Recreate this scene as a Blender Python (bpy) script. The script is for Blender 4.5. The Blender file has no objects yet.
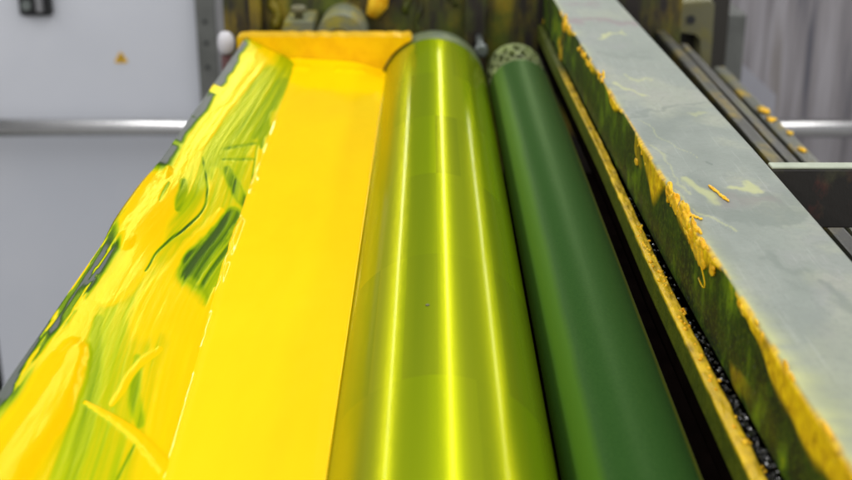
import bpy, bmesh, math, random
import numpy as np
from mathutils import Vector, noise as mnoise

random.seed(4)
RNG = np.random.RandomState(11)
scene = bpy.context.scene
COL = scene.collection
ZC = 1.35                       # camera height; h below means "metres under the camera"
R = math.radians


# ------------------------------------------------------------------ helpers
def link(o, parent=None):
    COL.objects.link(o)
    if parent is not None:
        o.parent = parent
    return o


def tag(o, label=None, cat=None, group=None, kind=None):
    if label: o['label'] = label
    if cat: o['category'] = cat
    if group: o['group'] = group
    if kind: o['kind'] = kind
    return o


def thing(name, loc, label, cat, group=None):
    o = bpy.data.objects.new(name, None)
    o.empty_display_size = .03
    o.location = loc
    link(o)
    return tag(o, label, cat, group)


def to_local(parent):
    v = Vector((0, 0, 0))
    while parent is not None:
        v += parent.location
        parent = parent.parent
    return v


def mesh_from(name, verts, faces, m, parent=None, smooth=True, attrs=None):
    """verts in world coordinates; parents are unrotated, so only an offset is needed"""
    off = to_local(parent)
    V = np.asarray(verts, dtype=np.float64) - np.array(off)
    me = bpy.data.meshes.new(name)
    me.from_pydata(V.tolist(), [], faces)
    if attrs:
        for k, a in attrs.items():
            at = me.attributes.new(k, 'FLOAT', 'POINT')
            at.data.foreach_set('value', np.asarray(a, dtype=np.float32).ravel())
    if smooth:
        me.polygons.foreach_set('use_smooth', [True] * len(me.polygons))
    me.materials.append(m)
    me.update()
    return link(bpy.data.objects.new(name, me), parent)


def from_bm(name, bm, m, parent=None, smooth=False):
    off = to_local(parent)
    bmesh.ops.translate(bm, verts=bm.verts, vec=-off)
    bmesh.ops.recalc_face_normals(bm, faces=bm.faces)
    me = bpy.data.meshes.new(name)
    bm.to_mesh(me); bm.free()
    if smooth:
        me.polygons.foreach_set('use_smooth', [True] * len(me.polygons))
    me.materials.append(m)
    return link(bpy.data.objects.new(name, me), parent)


def add_box(bm, x0, x1, y0, y1, z0, z1, bev=.0):
    t = bmesh.new()
    vs = [t.verts.new((x, y, z)) for x in (x0, x1) for y in (y0, y1) for z in (z0, z1)]
    for f in ((0, 1, 3, 2), (4, 6, 7, 5), (0, 4, 5, 1), (2, 3, 7, 6), (0, 2, 6, 4), (1, 5, 7, 3)):
        t.faces.new([vs[i] for i in f])
    if bev:
        bmesh.ops.bevel(t, geom=list(t.edges), offset=bev, segments=2, affect='EDGES', profile=.5)
    merge(bm, t)


def merge(bm, t):
    mp = {v: bm.verts.new(v.co) for v in t.verts}
    for f in t.faces:
        g = bm.faces.new([mp[v] for v in f.verts])
        g.smooth = f.smooth
    t.free()


def box(name, x0, x1, y0, y1, z0, z1, m, parent=None, bev=.0015):
    bm = bmesh.new(); add_box(bm, x0, x1, y0, y1, z0, z1, bev)
    return from_bm(name, bm, m, parent)


def add_lathe(bm, base, axis, prof, seg=48):
    """prof: list of (distance along axis, radius)"""
    a = Vector(axis).normalized()
    u = a.orthogonal().normalized(); w = a.cross(u)
    rings = []
    for d, r in prof:
        c = Vector(base) + a * d
        rings.append([bm.verts.new(c + u * (r * math.cos(2 * math.pi * i / seg)) + w * (r * math.sin(2 * math.pi * i / seg))) for i in range(seg)])
    for p, q in zip(rings, rings[1:]):
        for i in range(seg):
            f = bm.faces.new((p[i], p[(i + 1) % seg], q[(i + 1) % seg], q[i])); f.smooth = True
    bm.faces.new(rings[0][::-1]); bm.faces.new(rings[-1])


def lathe(name, base, axis, prof, m, parent=None, seg=48):
    bm = bmesh.new(); add_lathe(bm, base, axis, prof, seg)
    return from_bm(name, bm, m, parent)


def tube(name, pts, rad, m, parent=None, seg=8):
    bm = bmesh.new()
    rings = []
    n = len(pts)
    for i, p in enumerate(pts):
        p = Vector(p)
        d = (Vector(pts[min(i + 1, n - 1)]) - Vector(pts[max(i - 1, 0)])).normalized()
        u = d.orthogonal().normalized(); w = d.cross(u)
        r = rad[i] if isinstance(rad, (list, tuple)) else rad
        rings.append([bm.verts.new(p + u * (r * math.cos(2 * math.pi * k / seg)) + w * (r * math.sin(2 * math.pi * k / seg))) for k in range(seg)])
    for p, q in zip(rings, rings[1:]):
        for i in range(seg):
            f = bm.faces.new((p[i], p[(i + 1) % seg], q[(i + 1) % seg], q[i])); f.smooth = True
    bm.faces.new(rings[0][::-1]); bm.faces.new(rings[-1])
    return from_bm(name, bm, m, parent)


def grid_faces(nu, nv):
    i = np.arange(nu - 1)[:, None] * nv + np.arange(nv - 1)[None, :]
    return np.stack([i, i + 1, i + nv + 1, i + nv], -1).reshape(-1, 4).tolist()


_T = RNG.rand(256, 256)


def vnoise(x, y, seed=0):
    x = np.asarray(x) + seed * 17.31; y = np.asarray(y) + seed * 9.77
    xi = np.floor(x).astype(int); yi = np.floor(y).astype(int)
    fx = x - xi; fy = y - yi
    fx = fx * fx * (3 - 2 * fx); fy = fy * fy * (3 - 2 * fy)
    g = lambda a, b: _T[a % 256, b % 256]
    return (g(xi, yi) * (1 - fx) + g(xi + 1, yi) * fx) * (1 - fy) + (g(xi, yi + 1) * (1 - fx) + g(xi + 1, yi + 1) * fx) * fy


def fbm(x, y, seed=0, oct=4):
    s = 0; a = .5; t = 0
    for k in range(oct):
        s = s + a * vnoise(x * 2 ** k, y * 2 ** k, seed + k); t += a; a *= .5
    return s / t


def sstep(a, b, x):
    t = np.clip((x - a) / (b - a), 0, 1)
    return t * t * (3 - 2 * t)


def smooth_path(pts, n=6):
    if len(pts) < 3: return pts
    P = [np.array(p) for p in pts]; P = [2 * P[0] - P[1]] + P + [2 * P[-1] - P[-2]]
    out = []
    for a, b, c, d in zip(P, P[1:], P[2:], P[3:]):
        for t in np.linspace(0, 1, n, endpoint=False):
            out.append(tuple(.5 * (2 * b + (c - a) * t + (2 * a - 5 * b + 4 * c - d) * t * t + (3 * b - a - 3 * c + d) * t ** 3)))
    return out + [tuple(P[-2])]


def stroke_dist(X, Y, pts, ay=2.6):
    D = np.full(X.shape, 9.); T = np.zeros(X.shape)
    n = max(1, len(pts) - 1)
    if len(pts) == 1: pts = [pts[0], pts[0]]
    for k, ((x0, y0), (x1, y1)) in enumerate(zip(pts, pts[1:])):
        dx, dy = x1 - x0, (y1 - y0) / ay
        L = dx * dx + dy * dy + 1e-12
        t = np.clip(((X - x0) * dx + (Y - y0) / ay * dy) / L, 0, 1)
        d = np.sqrt((X - x0 - t * dx) ** 2 + ((Y - y0) / ay - t * dy) ** 2)
        b = d < D
        D = np.where(b, d, D); T = np.where(b, (k + t) / n, T)
    return D, T


# ------------------------------------------------------------------ materials
def new_mat(name):
    m = bpy.data.materials.new(name)
    m.use_nodes = True
    nt = m.node_tree
    return m, nt, nt.nodes['Principled BSDF']


def node(nt, typ, **kw):
    n = nt.nodes.new(typ)
    for k, v in kw.items():
        if k.startswith('_'):
            setattr(n, k[1:], v)
        else:
            n.inputs[k.replace('__', ' ')].default_value = v
    return n


def coords(nt, scale=(1, 1, 1)):
    tc = nt.nodes.new('ShaderNodeTexCoord')
    mp = node(nt, 'ShaderNodeMapping', Scale=scale)
    nt.links.new(tc.outputs['Object'], mp.inputs['Vector'])
    return mp.outputs['Vector']


def noise_n(nt, vec, scale, detail=4, rough=.55):
    n = node(nt, 'ShaderNodeTexNoise', Scale=scale, Detail=detail, Roughness=rough)
    nt.links.new(vec, n.inputs['Vector'])
    return n.outputs['Fac']


def ramp(nt, fac, stops, interp='LINEAR'):
    r = nt.nodes.new('ShaderNodeValToRGB')
    r.color_ramp.interpolation = interp
    e = r.color_ramp.elements
    while len(e) < len(stops): e.new(.5)
    for i, (p, c) in enumerate(stops):
        e[i].position = p
        e[i].color = (c[0], c[1], c[2], 1) if isinstance(c, (tuple, list)) else (c, c, c, 1)
    nt.links.new(fac, r.inputs['Fac'])
    return r.outputs['Color']


def mixc(nt, fac, a, b, mode='MIX'):
    n = nt.nodes.new('ShaderNodeMix'); n.data_type = 'RGBA'; n.blend_type = mode
    for sock, v in ((n.inputs['Factor'], fac), (n.inputs['A'], a), (n.inputs['B'], b)):
        pass
    ins = [i for i in n.inputs if i.type == 'RGBA']
    fs = n.inputs[0]
    if hasattr(fac, 'is_linked'): nt.links.new(fac, fs)
    else: fs.default_value = fac
    for s, v in zip(ins, (a, b)):
        if hasattr(v, 'is_linked'): nt.links.new(v, s)
        else: s.default_value = (v[0], v[1], v[2], 1)
    return [o for o in n.outputs if o.type == 'RGBA'][0]


def mathn(nt, op, a, b=None, c=None):
    n = nt.nodes.new('ShaderNodeMath'); n.operation = op
    for i, v in enumerate((a, b, c)):
        if v is None: continue
        if hasattr(v, 'is_linked'): nt.links.new(v, n.inputs[i])
        else: n.inputs[i].default_value = v
    return n.outputs[0]


def attr(nt, name):
    n = nt.nodes.new('ShaderNodeAttribute'); n.attribute_name = name
    return n.outputs['Fac']


def bump(nt, p, height, strength, dist):
    b = node(nt, 'ShaderNodeBump', Strength=strength, Distance=dist)
    nt.links.new(height, b.inputs['Height'])
    nt.links.new(b.outputs['Normal'], p.inputs['Normal'])
    return b


def simple(name, col, rough=.5, metal=0., spec=.5, var=.25, scale=40., bmp=.0, stretch=(1, 1, 1)):
    m, nt, p = new_mat(name)
    v = coords(nt, stretch)
    f = noise_n(nt, v, scale, 5)
    lo = tuple(c * (1 - var) for c in col); hi = tuple(min(1, c * (1 + var)) for c in col)
    nt.links.new(ramp(nt, f, [(.3, lo), (.7, hi)]), p.inputs['Base Color'])
    p.inputs['Roughness'].default_value = rough
    p.inputs['Metallic'].default_value = metal
    p.inputs['Specular IOR Level'].default_value = spec
    if bmp: bump(nt, p, noise_n(nt, v, scale * 3, 3), bmp, .002)
    return m


def inky(nt, p, color, rough, tint, ior):
    """pigmented liquid: diffuse body under a thin gloss that the ink itself tints"""
    df = nt.nodes.new('ShaderNodeBsdfDiffuse'); gl = nt.nodes.new('ShaderNodeBsdfGlossy')
    fr_ = node(nt, 'ShaderNodeFresnel', IOR=ior)
    if hasattr(tint, 'is_linked'): nt.links.new(tint, gl.inputs['Color'])
    else: gl.inputs['Color'].default_value = (*tint, 1)
    if hasattr(color, 'is_linked'): nt.links.new(color, df.inputs['Color'])
    else: df.inputs['Color'].default_value = (*color, 1)
    if hasattr(rough, 'is_linked'): nt.links.new(rough, gl.inputs['Roughness'])
    else: gl.inputs['Roughness'].default_value = rough
    ms = nt.nodes.new('ShaderNodeMixShader')
    nt.links.new(fr_.outputs[0], ms.inputs[0]); nt.links.new(df.outputs[0], ms.inputs[1]); nt.links.new(gl.outputs[0], ms.inputs[2])
    for l in list(p.inputs['Normal'].links):
        for q in (df, gl, fr_): nt.links.new(l.from_socket, q.inputs['Normal'])
    nt.links.new(ms.outputs[0], nt.nodes['Material Output'].inputs['Surface'])
    nt.nodes.remove(p)


INK_THICK = (.93, .60, .002)
INK_BRIGHT = (.95, .665, .002)


def make_materials():
    M = {}
    # liquid ink in the pool
    m, nt, p = new_mat('liquid_yellow_ink')
    v = coords(nt, (1, .25, 1))
    c = ramp(nt, noise_n(nt, v, 30, 3), [(.3, (.94, .60, .001)), (.7, (.95, .635, .001))])
    bump(nt, p, noise_n(nt, coords(nt, (1, .2, 1)), 60, 2), .08, .002)
    inky(nt, p, c, .07, (1., .92, .55), 1.33)
    M['ink'] = m
    # ink film on the sloping plate: colour follows the film thickness
    m, nt, p = new_mat('smeared_ink_film')
    f = attr(nt, 'film')
    st = noise_n(nt, coords(nt, (1, .035, 1)), 700, 3, .6)
    f2 = mathn(nt, 'ADD', f, mathn(nt, 'MULTIPLY', mathn(nt, 'SUBTRACT', st, .5), .05))
    c = ramp(nt, f2, [(0., (.115, .13, .125)), (.06, (.09, .105, .085)), (.13, (.022, .048, .014)), (.26, (.055, .13, .004)), (.38, (.17, .29, .001)),
                      (.54, (.39, .47, .001)), (.70, (.68, .53, .001)), (.84, (.84, .585, .001)), (1., (.86, .55, .001))])
    bump(nt, p, st, .06, .001)
    inky(nt, p, c, ramp(nt, f, [(0., .4), (.1, .3), (.5, .2), (1., .16)]), ramp(nt, f, [(.05, (.5, .5, .5)), (.10, (.22, .34, .08)), (.3, (.5, .6, .12)), (.5, (.9, .78, .16))]), 1.33)
    M['film'] = m
    # yellow, slightly dried ink on edges
    def crust(name, a, b, rough, bm_):
        m, nt, p = new_mat(name)
        v = coords(nt)
        c = ramp(nt, noise_n(nt, v, 90, 5), [(.32, a), (.62, b)])
        bump(nt, p, noise_n(nt, v, 350, 4), bm_, .002)
        inky(nt, p, c, rough, (1, .9, .5), 1.38)
        return m
    M['clot'] = crust('orange_ink_clots', (.80, .36, .006), (.93, .58, .03), .32, .5)
    M['endink'] = crust('ink_coated_end_block', (.78, .44, .002), (.86, .52, .002), .28, .08)
    # steel roller under a thin transparent film of ink
    m, nt, p = new_mat('inked_steel')
    v = coords(nt, (1, .01, 1))
    a = ramp(nt, noise_n(nt, v, 260, 4, .6), [(.3, (.225, .335, .003)), (.7, (.25, .36, .004))])
    n2 = noise_n(nt, coords(nt, (1, .5, 1)), 14, 2)
    a = mixc(nt, mathn(nt, 'MULTIPLY', n2, .30), a, (.27, .33, .003))
    # oblong patches in the film colour, painted in for reflected ceiling panels
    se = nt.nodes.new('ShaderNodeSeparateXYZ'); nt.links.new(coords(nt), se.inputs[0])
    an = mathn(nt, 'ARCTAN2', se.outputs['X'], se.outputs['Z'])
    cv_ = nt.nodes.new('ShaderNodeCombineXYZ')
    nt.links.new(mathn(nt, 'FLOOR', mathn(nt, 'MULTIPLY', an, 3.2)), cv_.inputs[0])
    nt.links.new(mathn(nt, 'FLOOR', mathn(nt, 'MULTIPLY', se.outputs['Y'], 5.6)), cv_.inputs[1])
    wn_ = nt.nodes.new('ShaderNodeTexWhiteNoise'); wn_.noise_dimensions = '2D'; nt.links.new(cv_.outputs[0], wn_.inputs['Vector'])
    # golden, olive and lime bands: reflections painted into the colour round the roller
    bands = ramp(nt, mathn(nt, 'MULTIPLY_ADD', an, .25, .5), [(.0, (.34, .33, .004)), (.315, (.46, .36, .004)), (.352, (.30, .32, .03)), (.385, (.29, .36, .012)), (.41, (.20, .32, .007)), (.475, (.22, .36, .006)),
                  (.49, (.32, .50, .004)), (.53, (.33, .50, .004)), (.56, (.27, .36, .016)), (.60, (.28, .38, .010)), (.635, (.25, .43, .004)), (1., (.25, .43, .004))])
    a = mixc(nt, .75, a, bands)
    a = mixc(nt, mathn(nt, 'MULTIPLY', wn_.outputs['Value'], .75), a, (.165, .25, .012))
    nt.links.new(a, p.inputs['Base Color'])
    p.inputs['Roughness'].default_value = .08
    p.inputs['Specular IOR Level'].default_value = .014
    bb_ = bump(nt, p, noise_n(nt, coords(nt, (1, .01, 1)), 300, 2), .02, .0006)
    gl = node(nt, 'ShaderNodeBsdfGlossy')
    gl.inputs['Color'].default_value = (.60, .575, .010, 1)
    nt.links.new(ramp(nt, noise_n(nt, v, 180, 3), [(.3, .23), (.7, .27)]), gl.inputs['Roughness'])
    nt.links.new(bb_.outputs['Normal'], gl.inputs['Normal'])
    ms = node(nt, 'ShaderNodeMixShader', Fac=.47)
    nt.links.new(p.outputs[0], ms.inputs[1]); nt.links.new(gl.outputs[0], ms.inputs[2])
    nt.links.new(ms.outputs[0], nt.nodes['Material Output'].inputs['Surface'])
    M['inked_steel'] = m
    # green rubber
    m, nt, p = new_mat('green_rubber')
    v = coords(nt)
    rc = ramp(nt, noise_n(nt, v, 600, 4), [(.3, (.020, .064, .012)), (.7, (.029, .081, .016))])
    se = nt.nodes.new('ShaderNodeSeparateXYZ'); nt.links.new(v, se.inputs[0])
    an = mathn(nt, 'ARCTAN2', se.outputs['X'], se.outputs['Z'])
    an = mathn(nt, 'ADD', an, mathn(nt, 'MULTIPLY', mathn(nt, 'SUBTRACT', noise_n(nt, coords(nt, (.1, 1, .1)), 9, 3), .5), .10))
    # bands in the rubber's colour standing in for reflections of steel roller and rail
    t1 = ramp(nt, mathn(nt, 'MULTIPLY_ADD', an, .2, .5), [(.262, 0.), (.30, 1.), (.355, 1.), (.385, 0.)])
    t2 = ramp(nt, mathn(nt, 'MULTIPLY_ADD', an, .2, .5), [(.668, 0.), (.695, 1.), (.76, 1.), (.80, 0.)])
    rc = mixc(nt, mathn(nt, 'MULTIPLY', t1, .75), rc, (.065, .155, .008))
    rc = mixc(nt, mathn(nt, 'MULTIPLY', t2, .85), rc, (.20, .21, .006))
    bump(nt, p, noise_n(nt, v, 1500, 2), .12, .0005)
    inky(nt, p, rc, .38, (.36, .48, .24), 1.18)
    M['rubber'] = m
    # collars
    m, nt, p = new_mat('collar_metal')
    v = coords(nt)
    nt.links.new(ramp(nt, noise_n(nt, v, 60, 4), [(.35, (.05, .08, .03)), (.65, (.15, .18, .07))]), p.inputs['Base Color'])
    p.inputs['Roughness'].default_value = .5
    M['collar'] = m
    M['pale_collar'] = simple('pale_inked_collar', (.20, .24, .09), .5, 0, .4, .6, 50, .2)
    # dirty press frame
    def dirty(name, base, s1, s2, lo, hi, scale, stretch, rough=.5):
        m, nt, p = new_mat(name)
        v = coords(nt, stretch)
        f = noise_n(nt, v, scale, 5, .6)
        g = noise_n(nt, coords(nt), scale * .6, 4)
        c = mixc(nt, ramp(nt, f, [(lo, 0.), (hi, 1.)]), base, mixc(nt, ramp(nt, g, [(.45, 0.), (.6, 1.)]), s1, s2))
        nt.links.new(c, p.inputs['Base Color'])
        p.inputs['Roughness'].default_value = rough
        bump(nt, p, f, .3, .003)
        return m
    M['frame'] = dirty('ink_stained_frame', (.016, .011, .008), (.085, .11, .004), (.27, .19, .004), .43, .62, 20, (1, 1, .3))
    M['bed'] = simple('dark_oily_bed', (.004, .0025, .002), .8, 0, .0, .4, 30)
    M['bracket'] = dirty('smeared_grey_casting', (.15, .165, .11), (.26, .24, .04), (.42, .32, .02), .46, .64, 40, (1, 1, 1))
    M['olive'] = dirty('olive_bracket', (.13, .125, .065), (.16, .14, .03), (.20, .18, .02), .5, .75, 30, (1, 1, 1))
    M['dark_machine'] = dirty('dark_brown_machine', (.020, .017, .012), (.035, .028, .012), (.05, .035, .01), .5, .7, 12, (1, 1, .6))
    M['steel'] = simple('worn_steel', (.16, .18, .17), .42, .5, .5, .3, 70, .1)
    # beam: painted steel with stains, film of ink by attribute
    m, nt, p = new_mat('stained_grey_beam')
    v = coords(nt)
    n1 = noise_n(nt, coords(nt, (1, .6, 1)), 26, 6, .6)
    base = ramp(nt, n1, [(.3, (.205, .235, .205)), (.5, (.255, .285, .250)), (.7, (.295, .315, .275))])
    n3 = noise_n(nt, coords(nt, (1, .3, 1)), 9, 4)
    base = mixc(nt, mathn(nt, 'MULTIPLY', ramp(nt, n3, [(.46, 0.), (.7, 1.)]), .4), base, (.23, .265, .22))
    # faint pink and yellow washes
    n4 = noise_n(nt, coords(nt, (1.3, .6, 1)), 17, 4)
    base = mixc(nt, mathn(nt, 'MULTIPLY', ramp(nt, n4, [(.55, 0.), (.75, 1.)]), .3), base, (.33, .285, .325))
    n5 = noise_n(nt, coords(nt, (1, .55, 1)), 34, 5, .62)
    base = mixc(nt, mathn(nt, 'MULTIPLY', ramp(nt, n5, [(.50, 0.), (.515, 1.), (.60, .35), (.75, 0.)]), .48), base, (.22, .25, .215))
    n6 = noise_n(nt, coords(nt, (1, .7, 1)), 13, 5, .6)
    base = mixc(nt, mathn(nt, 'MULTIPLY', ramp(nt, n6, [(.52, 0.), (.60, 1.)]), .22), base, (.44, .45, .30))
    sc_ = noise_n(nt, coords(nt, (1, .03, 1)), 520, 3, .6)
    base = mixc(nt, mathn(nt, 'MULTIPLY', ramp(nt, sc_, [(.60, 0.), (.70, 1.)]), .30), base, (.40, .42, .39))
    gr_ = noise_n(nt, coords(nt, (1, .8, 1)), 230, 5, .7)
    base = mixc(nt, mathn(nt, 'MULTIPLY', ramp(nt, gr_, [(.48, 0.), (.62, 1.)]), .30), base, (.20, .22, .19))
    base = mixc(nt, attr(nt, 'dark'), base, (.15, .18, .155))
    base = mixc(nt, attr(nt, 'purple'), base, (.235, .185, .19))
    base = mixc(nt, attr(nt, 'pale'), base, (.52, .54, .22))
    sidec = ramp(nt, noise_n(nt, coords(nt, (1, .7, .45)), 44, 4, .55), [(.40, (.010, .018, .006)), (.54, (.024, .052, .005)), (.66, (.13, .22, .006)), (.80, (.55, .50, .004))])
    sidec = mixc(nt, ramp(nt, noise_n(nt, v, 330, 4, .7), [(.52, 0.), (.62, 1.)]), sidec, mixc(nt, .6, sidec, (.10, .15, .006)))
    sidec = mixc(nt, ramp(nt, noise_n(nt, v, 240, 3, .6), [(.60, 0.), (.68, .8)]), sidec, (.008, .010, .006))
    base = mixc(nt, attr(nt, 'side'), base, sidec)
    yc = ramp(nt, noise_n(nt, v, 150, 5, .65), [(.27, (.10, .09, .004)), (.36, (.55, .30, .004)), (.50, (.80, .50, .005)), (.65, (.92, .63, .006))])
    base = mixc(nt, attr(nt, 'yel'), base, yc)
    sp = noise_n(nt, v, 420, 2)
    base = mixc(nt, mathn(nt, 'MULTIPLY', ramp(nt, sp, [(.70, 0.), (.76, 1.)]), .6), base, (.20, .22, .20))
    nt.links.new(base, p.inputs['Base Color'])
    nt.links.new(ramp(nt, n1, [(.3, .40), (.7, .58)]), p.inputs['Roughness'])
    p.inputs['Specular IOR Level'].default_value = .25
    bump(nt, p, noise_n(nt, v, 160, 5), .18, .002)
    M['beam'] = m
    # rail, attribute for crust
    m, nt, p = new_mat('ink_crusted_rail')
    v = coords(nt)
    yc = ramp(nt, noise_n(nt, coords(nt, (1, .5, 1)), 120, 5), [(.30, (.30, .20, .004)), (.45, (.62, .40, .004)), (.65, (.82, .54, .005))])
    oc = ramp(nt, noise_n(nt, v, 70, 4), [(.3, (.045, .065, .005)), (.7, (.10, .12, .006))])
    nt.links.new(mixc(nt, attr(nt, 'yel'), oc, yc), p.inputs['Base Color'])
    p.inputs['Roughness'].default_value = .42
    bump(nt, p, noise_n(nt, v, 260, 5), .6, .002)
    M['rail'] = m
    M['grit'] = simple('black_dried_ink', (.012, .012, .010), .14, 0, .9, .4, 300)
    # background
    m, nt, p = new_mat('grey_cabinet_paint')
    v = coords(nt)
    nt.links.new(ramp(nt, noise_n(nt, v, 2.5, 4), [(.3, (.56, .585, .645)), (.7, (.62, .635, .68))]), p.inputs['Base Color'])
    p.inputs['Roughness'].default_value = .45
    M['cabinet'] = m
    M['strip'] = simple('dark_edge_profile', (.13, .135, .125), .5, .3, .5, .2, 20)
    M['strip_edge'] = simple('bright_profile_edge', (.30, .30, .31), .4, .5, .5, .1, 20)
    M['black'] = simple('black_plastic', (.016, .017, .018), .4, 0, .5, .2, 60)
    M['chrome'] = simple('polished_tube', (.66, .66, .66), .24, 1., .5, .05, 20)
    M['warn'] = simple('warning_yellow', (.72, .42, .02), .5, 0, .4, .06, 50)
    M['white'] = simple('white_knob_plastic', (.62, .61, .64), .25, 0, .5, .05, 30)
    M['red'] = simple('dark_red_stem', (.08, .02, .018), .5, 0, .4, .2, 30)
    m, nt, p = new_mat('grey_hanging_sheet')
    v = coords(nt, (1, 1, .06))
    nt.links.new(ramp(nt, noise_n(nt, v, 26, 4), [(.32, (.085, .085, .105)), (.46, (.23, .215, .225)), (.6, (.33, .315, .335)), (.72, (.20, .18, .17))]), p.inputs['Base Color'])
    p.inputs['Roughness'].default_value = .5
    M['sheet'] = m
    M['pale'] = simple('pale_guard_paint', (.34, .34, .38), .5, 0, .4, .06, 12)
    M['railbar'] = dirty('worn_guide_bar', (.12, .125, .10), (.16, .15, .05), (.45, .30, .02), .52, .66, 40, (1, .5, 1), .4)
    M['darkbar'] = simple('dark_guide_bar', (.06, .06, .05), .4, .3, .5, .4, 40)
    M['midbar'] = dirty('grey_oily_bar', (.055, .055, .045), (.12, .12, .05), (.28, .20, .02), .48, .66, 34, (1, .4, 1), .4)
    M['plate_edge'] = simple('lit_plate_edge', (.40, .44, .34), .5, 0, .4, .15, 60)  # pale colour stands in for light catching the plate's top edge
    M['sideplate'] = dirty('blackened_side_plate', (.012, .010, .008), (.05, .05, .022), (.11, .02, .016), .50, .66, 34, (1, 1, .6))
    m, nt, p = new_mat('concrete_floor')
    nt.links.new(ramp(nt, noise_n(nt, coords(nt), 6, 6), [(.3, (.16, .16, .155)), (.7, (.24, .24, .23))]), p.inputs['Base Color'])
    p.inputs['Roughness'].default_value = .6
    M['floor'] = m
    return M


M = make_materials()


def H(h): return ZC - h


# ------------------------------------------------------------------ setting
bm = bmesh.new()
vs = [bm.verts.new(c) for c in ((-6, -4, 0), (6, -4, 0), (6, 8, 0), (-6, 8, 0))]
bm.faces.new(vs)
tag(from_bm('floor', bm, M['floor']), kind='structure')

# ------------------------------------------------------------------ press frame
fr = thing('press_frame', (0, .9, 0), 'dark ink-stained press side frame and bed behind and under the rollers', 'press frame')
box('side_plate', -.275, .335, 1.66, 1.70, 0.0, H(.252), M['frame'], fr, .003)
box('side_plate', -.275, .335, .06, .10, 0.0, H(.47), M['frame'], fr, .003)
box('bed_plate', -.275, .335, .102, 1.658, H(.56), H(.52), M['bed'], fr, .002)
# ribs and cable-like ink streaks on the far plate
box('rib', -.238, -.222, 1.640, 1.6598, H(.50), H(.256), M['frame'], fr, .003)
box('rib', .045, .075, 1.635, 1.6598, H(.50), H(.256), M['frame'], fr, .003)

# bearings that stand against the far side plate
bb = thing('bearing_block', (-.168, 1.60, H(.345)), 'small square grey bearing block with a bolt on top behind the ink trough', 'bearing block')
bm = bmesh.new()
prof = [(-.191, .345), (-.191, .318), (-.184, .296), (-.150, .296), (-.148, .302), (-.148, .345)]
a = [bm.verts.new((x, 1.575, H(h))) for x, h in prof]; b = [bm.verts.new((x, 1.6598, H(h))) for x, h in prof]
bm.faces.new(a); bm.faces.new(b[::-1])
for i in range(len(prof)):
    j = (i + 1) % len(prof); bm.faces.new((a[i], b[i], b[j], a[j]))
from_bm('housing', bm, M['bracket'], bb)
lathe('bolt', (-.168, 1.60, H(.2955)), (0, 0, 1), [(0, .006), (.007, .006), (.008, .0105), (.014, .0105), (.016, .008)], M['olive'], bb, 6)
bh = thing('round_bearing', (-.113, 1.60, H(.345)), 'round grey bearing housing with a dark bore behind the ink trough', 'bearing')
bm = bmesh.new()
pts = [(-.146, .348)] + [(-.113 + .032 * math.cos(t), .318 - .032 * math.sin(t)) for t in np.linspace(math.pi, 0, 24)] + [(-.080, .348)]
a = [bm.verts.new((x, 1.570, H(h))) for x, h in pts]; b = [bm.verts.new((x, 1.6598, H(h))) for x, h in pts]
bm.faces.new(a); bm.faces.new(b[::-1])
for i in range(len(pts)):
    j = (i + 1) % len(pts); bm.faces.new((a[i], b[i], b[j], a[j]))
from_bm('housing', bm, M['bracket'], bh)
lathe('bore', (-.115, 1.5685, H(.318)), (0, 1, 0), [(0, .015), (.0012, .015)], M['black'], bh, 28)
lathe('bolt', (-.0815, 1.565, H(.338)), (0, 1, 0), [(0, .005), (.0045, .006)], M['olive'], bh, 6)

# thick run of ink down the far plate
run = [(-.057, 1.652, H(.254)), (-.062, 1.650, H(.262)), (-.068, 1.648, H(.285)), (-.077, 1.648, H(.302))]
o = tube('ink_run', run, [.012, .011, .014, .009], M['clot'], None, 12)
tag(o, 'thick yellow ink run hanging on the dark frame above the trough end', 'ink run')
for i, (x, h0, h1, r) in enumerate(((-.205, .255, .32, .008), (-.098, .255, .28, .006), (-.03, .255, .30, .005), (-.015, .255, .33, .004), (.03, .255, .29, .004))):
    pts = [(x + .004 * math.sin(k * 1.3 + i), 1.6605 - .0022, H(h0 + (h1 - h0) * k / 8)) for k in range(9)]
    tube('ink_drip', pts, [r * (.5 + .5 * abs(math.sin(k * 1.1 + i * 2))) for k in range(9)], M['frame'], fr, 8)

# ------------------------------------------------------------------ rollers
R1, X1, HC1 = .0645, .005, .3645
ro = thing('steel_roller', (X1, .24, H(HC1)), 'large shiny steel roller under a thin yellow-green film of ink, beside the filled trough', 'roller')
bm = bmesh.new()
add_lathe(bm, (X1, .24, H(HC1)), (0, 1, 0), [(0, R1 - .002), (.002, R1), (.004, R1), (.45, R1), (.85, R1), (1.250, R1), (1.252, R1), (1.255, R1 - .0025)], 256)
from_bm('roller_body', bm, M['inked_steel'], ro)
lathe('end_collar', (X1, 1.4955, H(HC1)), (0, 1, 0), [(0, .0600), (.003, .0635), (.05, .0635), (.055, .058)], M['collar'], ro, 96)
lathe('shaft', (X1, 1.551, H(HC1)), (0, 1, 0), [(0, .022), (.108, .022)], M['steel'], ro, 40)
lathe('shaft', (X1, .101, H(HC1)), (0, 1, 0), [(0, .022), (.1385, .022)], M['steel'], ro, 40)
o = lathe('dry_speck', (X1 - .0063, .690, H(HC1 - R1 + .0002)), (-.1, 0, 1), [(0, .0013), (.0004, .0011), (.0006, .0004)], M['olive'], ro, 10)

R2, X2, HC2 = .0362, .1075, .355
rg = thing('rubber_roller', (X2, .22, H(HC2)), 'slim matt dark green rubber roller right of the shiny roller', 'roller')
lathe('roller_body', (X2, .22, H(HC2)), (0, 1, 0), [(0, R2 - .002), (.002, R2), (.004, R2), (.5, R2), (1.239, R2), (1.241, R2), (1.243, R2 - .002)], M['rubber'], rg, 160)
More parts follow.
